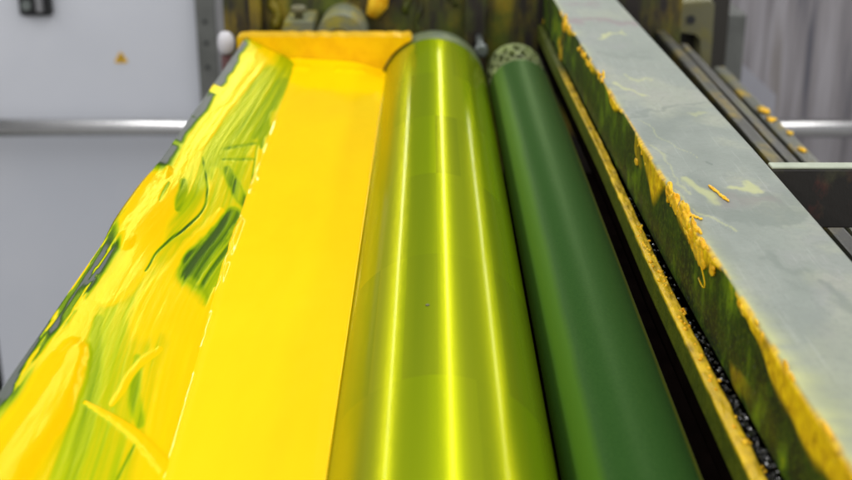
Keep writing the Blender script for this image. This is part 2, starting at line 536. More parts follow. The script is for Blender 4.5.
# pierced collar: an inner drum and a lattice of slanted bars with rings
lathe('collar_drum', (X2, 1.4635, H(HC2)), (0, 1, 0), [(0, .0285), (.112, .0285)], M['bed'], rg, 64)
bm = bmesh.new()
nb = 14
for s in (-1, 1):
    for k in range(nb):
        pts = []
        for q in range(9):
            t = q / 8
            ang = 2 * math.pi * k / nb + s * t * .62
            pts.append((X2 + .0315 * math.cos(ang), 1.474 + .088 * t, H(HC2) + .0315 * math.sin(ang)))
        rings = []
        for i, p in enumerate(pts):
            p = Vector(p); d = (Vector(pts[min(i + 1, 8)]) - Vector(pts[max(i - 1, 0)])).normalized()
            rad = (p - Vector((X2, p.y, H(HC2)))).normalized(); w = d.cross(rad)
            rings.append([bm.verts.new(p + rad * (a_ * .0032) + w * (b_ * .0017)) for a_, b_ in ((1, -1), (1, 1), (-1, 1), (-1, -1))])
        for p, q in zip(rings, rings[1:]):
            for i in range(4): bm.faces.new((p[i], p[(i + 1) % 4], q[(i + 1) % 4], q[i]))
for y0 in (1.465, 1.553):
    seg = 72
    prof = [(y0, .0290), (y0, .0340), (y0 + .013, .0340), (y0 + .013, .0290)]
    rings = [[bm.verts.new((X2 + r * math.cos(2 * math.pi * i / seg), y, H(HC2) + r * math.sin(2 * math.pi * i / seg))) for i in range(seg)] for y, r in prof]
    for a_, b_ in zip(rings, rings[1:] + rings[:1]):
        for i in range(seg): bm.faces.new((a_[i], a_[(i + 1) % seg], b_[(i + 1) % seg], b_[i]))
from_bm('pierced_collar', bm, M['pale_collar'], rg)
lathe('shaft', (X2, 1.576, H(HC2)), (0, 1, 0), [(0, .014), (.083, .014)], M['steel'], rg, 32)
lathe('shaft', (X2, .101, H(HC2)), (0, 1, 0), [(0, .014), (.1185, .014)], M['steel'], rg, 32)

sc = thing('set_screw', (.064, 1.57, H(.325)), 'small grey set screw head between the two rollers at their far ends', 'screw')
lathe('screw_head', (.0645, 1.545, H(.327)), (0, 1, 0), [(0, .006), (.002, .0085), (.014, .0085), (.016, .007)], M['steel'], sc, 24)
lathe('screw_shank', (.0645, 1.561, H(.327)), (0, 1, 0), [(0, .005), (.0735, .005)], M['steel'], sc, 16)

# ------------------------------------------------------------------ ink duct
du = thing('ink_duct', (-.15, .9, H(.46)), 'long ink trough with a sloping steel plate smeared yellow and green', 'ink trough')
SL = .494
XO, HO = -.222, .300
tl = Vector((1, 0, -SL)).normalized(); nl = Vector((SL, 0, 1)).normalized()
# steel plate as a sloped slab
bm = bmesh.new()
p0 = Vector((XO, 0, H(HO))); p1 = p0 + tl * .142
sec = [p0 + nl * -.0005 + tl * .001, p1, p1 - nl * .009, p0 - nl * .010 + tl * .0, p0 - nl * .002 - tl * .0005]
a = [bm.verts.new((v.x, .205, v.z)) for v in sec]; b = [bm.verts.new((v.x, 1.4945, v.z)) for v in sec]
bm.faces.new(a); bm.faces.new(b[::-1])
for i in range(len(sec)):
    j = (i + 1) % len(sec); bm.faces.new((a[i], b[i], b[j], a[j]))
pl = from_bm('sloping_plate', bm, M['steel'], du)
box('trough_bed', -.205, -.020, .205, 1.4945, H(.46), H(.432), M['steel'], du, .002)
bm = bmesh.new()
sec = [(-.0945, .3645), (-.082, .3645), (-.052, .4318), (-.080, .4318)]
a = [bm.verts.new((x, .205, H(h))) for x, h in sec]; b = [bm.verts.new((x, 1.4945, H(h))) for x, h in sec]
bm.faces.new(a); bm.faces.new(b[::-1])
for i in range(4):
    j = (i + 1) % 4; bm.faces.new((a[i], b[i], b[j], a[j]))
from_bm('doctor_blade', bm, M['steel'], du)


def end_block(y0, y1):
    # cheek with a rim that is cut round the roller on its right
    xs = []
    prof = [(-.233, .42), (-.233, .300)]
    prof += [(x, .2985 + .0008 * math.sin(x * 300)) for x in np.linspace(-.228, -.025, 22)]
    prof += [(-.0215, .302)]
    ang = np.linspace(R(115), R(200), 14)
    prof += [(X1 + (R1 + .0025) * math.cos(t), HC1 - (R1 + .0025) * math.sin(t)) for t in ang]
    prof += [(-.06, .42)]
    bm = bmesh.new()
    a = [bm.verts.new((x, y0, H(h))) for x, h in prof]; b = [bm.verts.new((x, y1, H(h))) for x, h in prof]
    bm.faces.new(a); bm.faces.new(b[::-1])
    for i in range(len(prof)):
        j = (i + 1) % len(prof); bm.faces.new((a[i], b[i], b[j], a[j]))
    return bm


# far block stands just past the trough; its roller-side notch clears the roller body
o = from_bm('end_block', end_block(1.4955, 1.528), M['endink'], du)
tag(o, 'far end block coated in orange-yellow ink')
from_bm('end_block', end_block(.170, .2045), M['endink'], du)

# film of ink over the plate
STROKES = [
 (.50, .0236, [(-.1803, 1.403), (-.184, 1.245), (-.1862, 1.111), (-.1846, 1.021)]),
 (.40, .0083, [(-.165, 1.395), (-.1673, 1.256), (-.1609, 1.155)]),
 (1.0, .0075, [(-.2030, 1.46), (-.2057, 1.344), (-.2055, 1.11), (-.2089, .918)]),
 (.95, .0036, [(-.1921, 1.408), (-.198, 1.238), (-.2015, 1.053)]),
 (1.25, .0185, [(-.2158, .965), (-.2125, .885), (-.2115, .815)]),
 (1.0, .0120, [(-.2001, .943), (-.1983, .864), (-.1974, .776), (-.2009, .722)]),
 (.42, .0055, [(-.1994, .965), (-.1924, .901)]),
 (.35, .0023, [(-.2079, .944), (-.2064, .898)]),
 (.58, .0095, [(-.1825, 1.019), (-.1703, .925), (-.1762, .851), (-.1821, .781)]),
 (.24, .0016, [(-.1963, 1.037), (-.1821, .97), (-.178, .926), (-.1825, .875), (-.1904, .823), (-.1917, .78)]),
 (.28, .0076, [(-.1751, 1.036), (-.1631, .999), (-.1516, .974)]),
 (.34, .0025, [(-.1865, 1.078), (-.1599, 1.146)]),
 (.34, .0022, [(-.1828, 1.053), (-.1594, 1.092)]),
 (.95, .0060, [(-.1655, .939), (-.1736, .865), (-.1803, .788), (-.1836, .726)]),
 (.30, .0105, [(-.1535, .880), (-.1555, .825), (-.1545, .775)]),
 (.16, .0120, [(-.1560, .945), (-.1600, .900), (-.1657, .850), (-.1675, .812), (-.164, .775)]),
 (.92, .0240, [(-.1755, .716), (-.1687, .75), (-.1533, .728)]),
 (.58, .0150, [(-.1949, .701), (-.1843, .64), (-.1755, .579), (-.1715, .523), (-.168, .44)]),
 (.48, .0054, [(-.2008, .691), (-.1842, .604), (-.1754, .529), (-.170, .44)]),
 (.50, .0051, [(-.1721, .665), (-.1651, .622), (-.1574, .6)]),
 (1.3, .0175, [(-.2020, .640), (-.2006, .567), (-.2008, .5), (-.2, .42)]),
 (1.2, .0065, [(-.2047, .652), (-.1971, .61), (-.1917, .564)]),
 (1.0, .0029, [(-.1737, .608), (-.1703, .657), (-.1639, .687)]),
 (1.0, .0045, [(-.1858, .598), (-.1705, .594), (-.1545, .586), (-.1387, .571)]),
 (.22, .0011, [(-.1556, .578), (-.1569, .535)]),
 (.30, .0013, [(-.1665, 1.20), (-.1600, 1.10), (-.1545, 1.03), (-.150, .985)]),
 (.34, .0040, [(-.1600, 1.16), (-.1580, 1.13)]),
 (.46, .0060, [(-.1700, 1.36), (-.1705, 1.25), (-.1680, 1.15)]),
 (1.02, .0042, [(-.1397, .568), (-.1449, .679), (-.1489, .799)]),
]
NY, NS = 1000, 190
s = np.concatenate([np.linspace(-.012, -.0006, 14), np.linspace(0, .112, NS - 14)])
Y = np.linspace(.206, 1.494, NY)
Yg, Sg = np.meshgrid(Y, s, indexing='ij')
Xg = XO + np.clip(Sg, 0, None) * tl.x
# the spatula's sweep: brush lines follow this path along the plate
fy = np.array([.2, .44, .579, .64, .70, .78, .823, .875, .926, .97, 1.037, 1.11, 1.245, 1.5])
fo = np.array([-.155, -.168, -.1755, -.1830, -.1880, -.1890, -.1875, -.1825, -.178, -.180, -.186, -.186, -.183, -.178])
ys_ = np.linspace(.1, 1.6, 600); fs_ = np.interp(ys_, fy, fo)
kern = np.exp(-(np.arange(-40, 41) / 18.) ** 2); kern /= kern.sum()
fs_ = np.convolve(np.pad(fs_, 40, mode='edge'), kern, 'valid')
Fx = Xg - np.interp(Yg, ys_, fs_)
line = .6 * fbm(Fx * 420, Yg * 5, 8, 3) + .4 * fbm(Fx * 1000, Yg * 9, 12, 2)
wob = (fbm(Xg * 70, Yg * 24, 3) - .5) * .006
film = .70 + (fbm(Fx * 50, Yg * 3.5, 5) - .5) * .80
film = np.clip(film, .46, .95)
thick = np.zeros_like(film)
for v, w, pts in STROKES:
    spur = (w == .0045)
    Dd, Tt = stroke_dist(Xg + wob * min(1., w / .007), Yg, smooth_path(pts))
    hw = w * .5
    taper = 1 - .35 * np.abs(Tt * 2 - 1) ** 3
    if spur: taper = .30 + .95 * Tt
    soft = .5 if v > 1.05 else .9
    if spur: soft = .25
    mk = 1 - sstep(hw * taper * (1 - soft * .7), hw * taper * (1 + soft), Dd)
    if v < .72 and w > .005:           # brushed: breaks up into fine lines
        mk = np.clip(mk * (.55 + .9 * line) * 1.25, 0, 1)
    film = film * (1 - mk) + v * mk
    if v > 1.05 or spur:
        mt = 1 - sstep(hw * .45 * taper, hw * 1.6 * taper, Dd)
        if w > .015 or spur: thick = np.maximum(thick, mt * (.0022 if w > .015 else .0008))
    elif v < .7:
        thick = thick * (1 - mk)
fine = .5 * fbm(Fx * 650, Yg * 4, 14, 2) + .5 * line
film = film + (line - .5) * .42 * np.exp(-((film - .55) / .25) ** 2)
film = np.clip(film + (fine - .44) * 1.0 * sstep(.46, .26, film), .15, None)
# bare lip along the outer edge, broken by yellow bars
lipn = fbm(Yg * 15, Sg * 0 + 3.3, 21, 3)
lipw = .0085 + .009 * (lipn - .5) + .0012 * (fbm(Yg * 40, Sg * 100, 22) - .5)
lobe = np.exp(-((Yg - .885) / .075) ** 4) + sstep(.60, .52, Yg) * .0
bare = (1 - sstep(lipw - .003, lipw + .003, Sg)) * (1 - np.clip(lobe * 1.15, 0, 1))
barsn = vnoise(Yg * 34, Sg * 60, 31)
bare = bare * (1 - sstep(.70, .84, barsn) * sstep(.98, 1.05, Yg))
low = .02 + .30 * sstep(.5, .68, fbm(Yg * 14, Sg * 420, 33, 3)) * sstep(1.0, .7, Yg) + .6 * sstep(.62, .7, fbm(Yg * 20, Sg * 500, 35, 3)) * sstep(.95, .75, Yg)
film = film * (1 - bare) + low * bare
film = np.where(Sg < 0, film * (1 - .5 * sstep(-.004, -.012, Sg)), film)
thick = np.maximum(thick, lobe * sstep(.055, .012, Sg) * .0034 * (Sg > -.009))
thick = thick * (.88 + .24 * fbm(Xg * 40, Yg * 12, 41))
base_t = .0004 + .0003 * np.clip(film, 0, 1) + .0002 * film * (fbm(Xg * 120, Yg * 20, 44) - .5)
t = base_t + thick
# gentle brush ridges
t = t + .00010 * (fbm(Fx * 420, Yg * 6, 51, 2) - .5) * (film > .1)
out = Sg < 0
Px = np.where(out, XO - t * .9, XO + Sg * tl.x + nl.x * t)
Pz = np.where(out, H(HO) + Sg + np.where(out, 0, 0) + t * .3, H(HO) + Sg * tl.z + nl.z * t)
# close smoothly round the edge
edge = np.exp(-(Sg / .0025) ** 2)
Px = Px - edge * t * .25 * (~out)
V = np.stack([Px, Yg, Pz], -1).reshape(-1, 3)
sm = mesh_from('ink_smear', V, grid_faces(NY, NS), M['film'], pl, True, {'film': film})
sm.data.update()
if sum(p.normal.z for p in sm.data.polygons) < 0: sm.data.flip_normals()

# ------------------------------------------------------------------ pool of ink
NY, NX = 620, 110
Y = np.linspace(.206, 1.4945, NY)
hL = np.interp(Y, [.2, .55, .70, .86, 1.2, 1.5], [.3445, .3415, .3385, .335, .332, .3295])
hR = np.interp(Y, [.2, .55, 1.0, 1.5], [.3312, .3315, .3325, .3335])
xw = (hL - HO) / SL + XO
xl = xw - .012
xr = np.interp(Y, [.2, 1.44, 1.475, 1.4945], [-.0516, -.0516, -.0525, -.058])
u = np.linspace(0, 1, NX) ** 1.0
Yg = np.repeat(Y[:, None], NX, 1)
Xg = xl[:, None] + (xr - xl)[:, None] * u[None, :]
dl = Xg - xw[:, None]
hh = hL[:, None] + (hR - hL)[:, None] * np.clip(dl / .08, 0, 1)
hh = hh - .0006 * (fbm(Xg * 45, Yg * 14, 61) - .5) - .0016 * (fbm(Xg * 14, Yg * 5, 62, 2) - .5)
# bead along the waterline
bead = np.exp(-((dl - .0022) / .0024) ** 2)
hh = hh - bead * (.0006 + .0030 * np.clip(fbm(Yg * 34, Xg * 90, 66, 4) - .42, 0, None) * 3.2 * (.12 + .88 * np.exp(-((Yg - .94) / .13) ** 2)))
# rolls down towards the turning roller
dr = np.clip(xr[:, None] - Xg, 0, None)
# climbs the far end block, with a sag in the right corner
dy = 1.4945 - Yg
hh = hh - .006 * np.exp(-dy / .008) * (1 - .6 * np.exp(-dr / .02))
hh = hh + .006 * np.exp(-(dr / .022) ** 2) * np.exp(-(dy / .05) ** 2)
hh = hh - .0016 * np.exp(-((dy - .03) / .012) ** 2) * sstep(.50, .62, fbm(Xg * 60, Yg * 6, 68))
V = np.stack([Xg, Yg, H(hh)], -1)
skirt = V.copy()
top = V.reshape(-1, 3)
faces = [f[::-1] for f in grid_faces(NY, NX)]
ink = mesh_from('yellow_ink', top, faces, M['ink'], None, True)
if sum(p.normal.z for p in ink.data.polygons) < 0: ink.data.flip_normals()
# give the pool a body: extrude a skirt down to the trough
bm = bmesh.new(); bm.from_mesh(ink.data)
be = [e for e in bm.edges if e.is_boundary]
ex = bmesh.ops.extrude_edge_only(bm, edges=be)
nv = [v for v in ex['geom'] if isinstance(v, bmesh.types.BMVert)]
for v in nv:
    v.co.z = H(.395)
    if v.co.x > -.1: v.co.x = min(v.co.x, -.064)
    else: v.co.x = max(v.co.x, -.105)
bm.to_mesh(ink.data); bm.free()
tag(ink, 'glossy bright yellow ink filling the trough beside the shiny roller', 'ink')

# ------------------------------------------------------------------ cross beam
def beam_l(Y): return np.interp(Y, [.1, .435, .60, .79, 1.10, 1.43, 1.64], [.176, .1690, .1650, .1603, .1565, .1520, .150])
def beam_r(Y): return np.interp(Y, [.1, .66, .89, 1.486, 1.64], [.245, .2400, .2387, .2285, .226])
HB, HBB = .260, .3125
NY = 620
Y = np.linspace(.10, 1.655, NY)
loop = [('l', 0, q) for q in np.linspace(HBB, HB + .0016, 34)] + [('l', .0005, HB + .0004), ('l', .0018, HB)]
nt_ = 74
loop += [('t', q, HB) for q in np.linspace(.025, .975, nt_)]
loop += [('r', -.0016, HB), ('r', -.0003, HB + .0006), ('r', 0, HB + .002), ('r', 0, HB + .03), ('r', 0, HBB), ('l', .03, HBB + .0)]
NL = len(loop)
Xg = np.zeros((NY, NL)); Hg = np.zeros((NY, NL)); side = np.zeros((NY, NL)); topm = np.zeros((NY, NL))
L_, R_ = beam_l(Y), beam_r(Y)
for k, (kind, a_, h_) in enumerate(loop):
    if kind == 'l': Xg[:, k] = L_ + a_
    elif kind == 'r': Xg[:, k] = R_ + a_
    else: Xg[:, k] = L_ + (R_ - L_) * a_
    Hg[:, k] = h_
    side[:, k] = 1. if (kind == 'l' and h_ > HB + .001) or (kind == 'r' and h_ > HB + .001) else 0.
    topm[:, k] = 1. if kind == 't' or h_ <= HB + .001 else 0.
Yg = np.repeat(Y[:, None], NL, 1)
w1 = (fbm(Xg * 90, Yg * 36, 71) - .5)
w2 = (fbm(Xg * 30, Yg * 14, 72) - .5)
Xw, Yw = Xg + w1 * .012 + w2 * .012, Yg + (fbm(Xg * 90, Yg * 36, 75) - .5) * .05
def blot(pts, w, soft=.3, ay=2.2):
    Dd, _ = stroke_dist(Xw, Yw, pts, ay)
    return 1 - sstep(w * .5 * (1 - soft), w * .5 * (1 + soft), Dd)
dark = .50 * blot([(.1711, .752), (.1974, .735), (.2355, .746)], .0125, .3)
dark = np.maximum(dark, .34 * blot([(.180, .772), (.2, .762), (.236, .775)], .020, .8))
dark = np.maximum(dark, .6 * blot([(.2191, .79), (.2300, .755)], .010, .5))
dark = np.maximum(dark, .45 * blot([(.18, .80), (.20, .775), (.225, .77)], .016, .6))
dark = np.maximum(dark, .45 * blot([(.1588, .973), (.1941, 1.005), (.2285, 1.032)], .0045, .6))
dark = np.maximum(dark, .42 * blot([(.165, .92), (.190, .96), (.215, .985)], .018, .9))
dark = np.maximum(dark, .5 * blot([(.2143, .62), (.2210, .60)], .006, .6))
dark = np.maximum(dark, .45 * blot([(.19, .66), (.215, .64)], .004, .8))
dark = np.maximum(dark, .35 * blot([(.168, 1.22), (.215, 1.20)], .008, .8))
dark = np.maximum(dark, .3 * blot([(.175, .50), (.205, .47), (.24, .46)], .012, .9))
dark = np.maximum(dark, .95 * (1 - sstep(.0006, .0014, stroke_dist(Xg, Yg, [(.1969, .853), (.1992, .848)])[0])))
dark = np.maximum(dark, .8 * (1 - sstep(.0004, .0010, stroke_dist(Xg, Yg, [(.1823, .811), (.1832, .808)])[0])))
# fine scratches
for k in range(26):
    x0 = .165 + .07 * random.random(); y0 = .45 + .9 * random.random()
    x1 = x0 + .03 * (random.random() - .3); y1 = y0 + .08 * (random.random() - .5)
    dark = np.maximum(dark, .35 * (1 - sstep(.00015, .0005, stroke_dist(Xg + w1 * .002, Yg, [(x0, y0), (x1, y1)], 2.2)[0])))
purple = .8 * np.maximum(blot([(.160, 1.40), (.196, 1.395)], .012, .8), blot([(.20, 1.385), (.224, 1.375)], .010, .8))
purple = np.maximum(purple, .5 * blot([(.165, 1.50), (.20, 1.50)], .010, .9))
purple = np.maximum(purple, .30 * blot([(.195, .762), (.222, .775)], .010, .9))
pale = np.zeros_like(dark)
for pts, w, a_ in (([(.1578, .983), (.1542, .883), (.1597, .811), (.1655, .758), (.1871, .708)], .0018, .45), ([(.1675, .967), (.1806, .883), (.1942, .862)], .0012, .3),
                   ([(.166, .905), (.170, .86), (.166, .81), (.170, .78)], .0018, .32), ([(.1747, .8), (.1881, .768)], .0070, .55), ([(.205, .8), (.2153, .806)], .0055, .6),
                   ([(.1774, 1.295), (.2042, 1.322)], .005, .6), ([(.1685, 1.086), (.1805, 1.05)], .005, .5), ([(.18, 1.12), (.20, 1.10)], .004, .35), ([(.2100, .98), (.222, .99)], .005, .3)):
    pale = np.maximum(pale, a_ * blot(pts, w, .7))
# feathery haze of yellow along the near part of the left edge
dle = Xg - L_[:, None]
feather = fbm(Xg * 60 + Yg * 30, Yg * 160, 81, 3)
pale = np.maximum(pale, np.clip((.85 * np.exp(-dle / (.0035 + .010 * sstep(.62, .42, Yg))) * (.3 + 1.2 * feather)), 0, .8) * sstep(.95, .5, Yg) * topm)
pale = np.maximum(pale, .5 * np.exp(-dle / .0025) * topm * sstep(.5, .6, fbm(Yg * 30, Xg * 0, 82)))
for a_ in (dark, purple, pale): a_ *= topm
# ink on the side wall
depth = (Hg - HB)
yel = np.zeros_like(dark)
drip = fbm(Yg * 20 + Hg * 6, Hg * 22, 91, 3)
def hump(c, w, p=2): return np.exp(-np.abs((Yg - c) / w) ** p)
edge_n = fbm(Yg * 15, Hg * 0 + 1.7, 92, 3) - .5
reach = .0012 + .020 * sstep(.63, .52, Yg) + .028 * hump(.865, .045, 3) * sstep(.98, .84, Yg) + .011 * hump(.725, .055, 4)
reach = reach + .008 * hump(1.04, .03) + .009 * hump(1.20, .05, 4) * sstep(.4, .6, edge_n + .5) + .010 * hump(1.38, .05, 4)
reach = np.maximum(reach * (1 + 1.0 * edge_n) + .002 * edge_n, .0006)
yel = np.maximum(yel, (1 - sstep(reach * .6, reach * 1.1, depth)) * (.55 + .9 * sstep(.25, .55, drip)))
tongues = fbm(Yg * 17 + depth * 5, Hg * 26, 95, 3)
yel = np.maximum(yel, .85 * sstep(.66, .72, tongues) * sstep(.40, .62, fbm(Yg * 4, Hg * 6, 96)))
yel = np.clip(yel, 0, 1) * side
# the wall foot picks some up again
bead_top = np.exp(-(dle / .0012) ** 2) * topm * sstep(.48, .62, fbm(Yg * 40, Xg * 0, 97, 3))
yel = np.maximum(yel, .9 * bead_top)
puff = yel * .0016 * (.6 + .8 * fbm(Yg * 160, Hg * 400, 98)) * side
Xg2 = Xg - np.where(np.array([k[0] == 'l' for k in loop])[None, :], puff, 0)
V = np.stack([Xg2, Yg, H(Hg)], -1).reshape(-1, 3)
faces = grid_faces(NY, NL)
for i in range(NY - 1):
    faces.append([i * NL + NL - 1, i * NL, (i + 1) * NL, (i + 1) * NL + NL - 1])
faces.append(list(range(NL))); faces.append([(NY - 1) * NL + k for k in range(NL)][::-1])
bt = thing('cross_beam', (.2, .9, H(HBB)), 'long flat grey steel beam with ink stains on top, right of the rollers', 'beam')
bo = mesh_from('beam_body', V, faces, M['beam'], bt, True, {'dark': dark, 'purple': purple, 'pale': pale, 'side': side, 'yel': yel})
bm = bmesh.new(); bm.from_mesh(bo.data); bmesh.ops.recalc_face_normals(bm, faces=bm.faces); bm.to_mesh(bo.data); bm.free()


def add_blob(bm, c, r, sc=(1, 1, 1), amp=.35, fr_=1.6, sub=2):
    t = bmesh.new()
    bmesh.ops.create_icosphere(t, subdivisions=sub, radius=1)
    off = Vector((random.random() * 50, random.random() * 50, random.random() * 50))
    for v in t.verts:
        k = 1 + amp * mnoise.noise(v.co * fr_ + off) + .5 * amp * mnoise.noise(v.co * fr_ * 2.7 + off)
        v.co = Vector((v.co.x * sc[0], v.co.y * sc[1], v.co.z * sc[2])) * (r * k) + Vector(c)
    for f in t.faces: f.smooth = True
    merge(bm, t)


# clots of half-dried ink hanging on the beam's edge
bm = bmesh.new()
def clots(y0, y1, n, r0, r1, d0, d1, over=.0):
    for _ in range(n):
        y = random.uniform(y0, y1); x = float(beam_l(y))
        d = random.uniform(d0, d1); r = random.uniform(r0, r1)
        if d < .001: c = (x + random.uniform(-.001, over), y, H(HB) + r * .15)
        else: c = (x - r * .35, y, H(HB + d))
        add_blob(bm, c, r, (.7, random.uniform(1.3, 4.0), random.uniform(.8, 2.4)), .6)
clots(.745, .795, 34, .0010, .0024, .000, .007, .001)
clots(.685, .745, 48, .0010, .0026, .000, .013, .001)
clots(.660, .690, 12, .0010, .0020, .002, .012)
clots(.50, .62, 10, .0008, .0022, .000, .006, .0005)
clots(.40, .50, 8, .0009, .0020, .000, .006, .0005)
clots(1.36, 1.42, 6, .0018, .0034, .000, .012, .001)
clots(1.18, 1.30, 6, .0015, .0032, .000, .008, .001)
clots(1.10, 1.16, 4, .0014, .0026, .000, .003, .004)
clots(.84, .96, 5, .0008, .0016, .004, .022)
for q in range(5): add_blob(bm, (.1605 + .0018 * q, .742 - .003 * q, H(HB) + .0009), .0016 - .0001 * q, (1.3, 1.4, .7))
ic = tag(from_bm('ink_clots', bm, M['clot'], bt), kind='stuff')
md = ic.modifiers.new('merge', 'REMESH'); md.mode = 'VOXEL'; md.voxel_size = .0005; md.use_smooth_shade = True
md = ic.modifiers.new('soften', 'SMOOTH'); md.iterations = 3; md.factor = .6
pts = []
for k in range(14):
    t_ = k / 13
    pts.append((float(beam_l(.69)) - .0022 + .0006 * math.sin(t_ * 5), .705 - .030 * math.sin(t_ * 2.6), H(HB + .010 + .013 * math.sin(t_ * math.pi * .62))))
tube('ink_strand', pts, .00045, M['endink'], bt, 6)

# flakes and crumbs on top of the beam
fl = []
for i, (x, y, r, rz, lab) in enumerate(((.1886, .789, .0016, .4, 'orange dried ink flake on the grey beam top, farther of two'),
                                        (.1914, .773, .0016, .2, 'orange dried ink flake on the grey beam top, nearer of two with a red tip'))):
    bm = bmesh.new()
    for q in range(9):
        t_ = q / 8 - .5
        add_blob(bm, (x + .0030 * t_ + .0003 * math.sin(q * 2.1), y - .015 * t_, H(HB) + .0007), r * (.85 - 1.1 * t_ * t_), (.9, 2.2, .55), .5)
    o = from_bm('ink_flake', bm, M['clot']); tag(o, lab, 'ink flake', 'dried ink flakes on the beam')

# ------------------------------------------------------------------ crusted rail under the beam
NY = 700
Y = np.linspace(.102, 1.64, NY)
xr_ = beam_l(Y) - np.interp(Y, [.1, .45, .75, 1.05, 1.64], [.0118, .0088, .0056, .0020, .0016])
xl_ = xr_ - np.interp(Y, [.1, .5, 1.0, 1.6], [.0082, .0076, .0066, .0062])
HR = .3115
loop = []
loop += [('a', 0, q) for q in np.linspace(.330, HR + .001, 12)] + [('a', .0004, HR + .0003)]
loop += [('b', q, HR) for q in np.linspace(.12, .9, 12)] + [('c', 0, HR + .0006), ('c', 0, .316), ('c', 0, .330)]
NL = len(loop); Xg = np.zeros((NY, NL)); Hg = np.zeros((NY, NL)); ye = np.zeros((NY, NL))
for k, (kd, a_, h_) in enumerate(loop):
    Xg[:, k] = xl_ + a_ if kd == 'a' else (xr_ if kd == 'c' else xl_ + (xr_ - xl_) * a_)
    Hg[:, k] = h_; ye[:, k] = 1 if (kd != 'a' or h_ < HR + .0015) else 0
Yg = np.repeat(Y[:, None], NL, 1)
ye = np.maximum(ye * (.62 + .75 * fbm(Yg * 40, Xg * 200, 102)), (1 - sstep(.0, .0022, Hg - HR - .003 * (fbm(Yg * 30, Hg * 60, 101) - .5))) * .75)
ye = ye * sstep(1.40, 1.31, Yg + .04 * (fbm(Yg * 50, Xg * 300, 107) - .5))
lump = (fbm(Yg * 90, Xg * 300 + Hg * 300, 104) - .35)
Hg2 = Hg - np.clip(lump, 0, 1) * .0026 * (Hg < HR + .002)
Xg2 = Xg - np.clip(lump, 0, 1) * .0016 * (Hg < HR + .006) * (np.array([k[0] == 'a' for k in loop])[None, :])
V = np.stack([Xg2, Yg, H(Hg2)], -1).reshape(-1, 3)
faces = grid_faces(NY, NL)
for i in range(NY - 1): faces.append([i * NL + NL - 1, i * NL, (i + 1) * NL, (i + 1) * NL + NL - 1])
faces.append(list(range(NL))); faces.append([(NY - 1) * NL + k for k in range(NL)][::-1])
rl = thing('crusted_rail', (.155, .9, H(.345)), 'thin rail crusted with yellow ink at the foot of the grey beam', 'rail')
ra = mesh_from('rail_body', V, faces, M['rail'], rl, True, {'yel': ye})
bm = bmesh.new(); bm.from_mesh(ra.data); bmesh.ops.recalc_face_normals(bm, faces=bm.faces); bm.to_mesh(ra.data); bm.free()
bm = bmesh.new()
yy = np.linspace(.102, 1.64, 30)
a_ = [[bm.verts.new((float(xx), float(y), H(h))) for xx, h in ((float(np.interp(y, Y, xl_)) + .001, .345), (float(np.interp(y, Y, xl_)) + .001, .3305), (float(beam_l(y)) + .03, .3305), (float(beam_l(y)) + .03, .345))] for y in yy]
for p, q in zip(a_, a_[1:]):
    for i in range(4): bm.faces.new((p[i], p[(i + 1) % 4], q[(i + 1) % 4], q[i]))
bm.faces.new(a_[0]); bm.faces.new(a_[-1][::-1])
from_bm('ledge', bm, M['bed'], rl)
bm = bmesh.new()
for _ in range(70):
    y = random.choice((random.uniform(.45, .62), random.uniform(.62, .86), random.gauss(.70, .03), random.gauss(.80, .03))); x = float(np.interp(y, Y, xr_)) - random.uniform(-.001, .0066)
    add_blob(bm, (x, y, H(HR - .0006)), random.uniform(.0006, .0016), (1, 1.8, .8), .4, 1.8, 1)
tag(from_bm('ink_clots', bm, M['clot'], rl), kind='stuff')
# black crumbs lying between rail and beam
bm = bmesh.new()
for _ in range(520):
    y = random.gauss(.54, .075) if random.random() < .93 else random.uniform(.7, .95)
    y = min(max(y, .40), 1.0)
    x = random.uniform(float(np.interp(y, Y, xr_)) + .0008, float(beam_l(y)) - .0006)
    add_blob(bm, (x, y, H(random.uniform(.3125, .3185))), random.uniform(.0006, .0016), (1, 1.4, .8), .7, 2.2, 1)
for f in bm.faces: f.smooth = False
tag(from_bm('ink_crumbs', bm, M['grit']), 'black glossy dried ink crumbs in the groove between yellow rail and beam', 'ink crumbs', None, 'stuff')

# ------------------------------------------------------------------ right-hand machinery
sp = thing('side_bracket_plate', (.45, .848, H(.305)), 'blackened cross plate with a pale top edge joined to the beam on the right', 'bracket plate')
box('plate', .2405, .80, .842, .856, H(.306), H(.2620), M['sideplate'], sp, .0012)
box('top_edge', .2405, .80, .8415, .8525, H(.2618), H(.2598), M['plate_edge'], sp, .0008)

ob = thing('hinge_bracket', (.37, 1.78, H(.46)), 'olive bracket with a bolt hole and a narrow leg beyond the beam', 'bracket')
bm = bmesh.new()
prof = [(.342, .312), (.347, .304), (.392, .300), (.399, .304), (.400, .40), (.386, .40), (.383, .352), (.374, .345), (.352, .345), (.343, .337)]
a = [bm.verts.new((x, 1.755, H(h))) for x, h in prof]; b = [bm.verts.new((x, 1.80, H(h - .004))) for x, h in prof]
bm.faces.new(a); bm.faces.new(b[::-1])
for i in range(len(prof)):
    j = (i + 1) % len(prof); bm.faces.new((a[i], b[i], b[j], a[j]))
bmesh.ops.bevel(bm, geom=[e for e in bm.edges], offset=.0015, segments=2, affect='EDGES')
from_bm('bracket_body', bm, M['olive'], ob)
lathe('bolt_hole', (.3665, 1.7535, H(.326)), (0, 1, 0), [(0, .0062), (.0022, .0062)], M['black'], ob, 24)
box('back_post', .345, .398, 1.803, 1.85, 0., H(.345), M['dark_machine'], ob, .002)

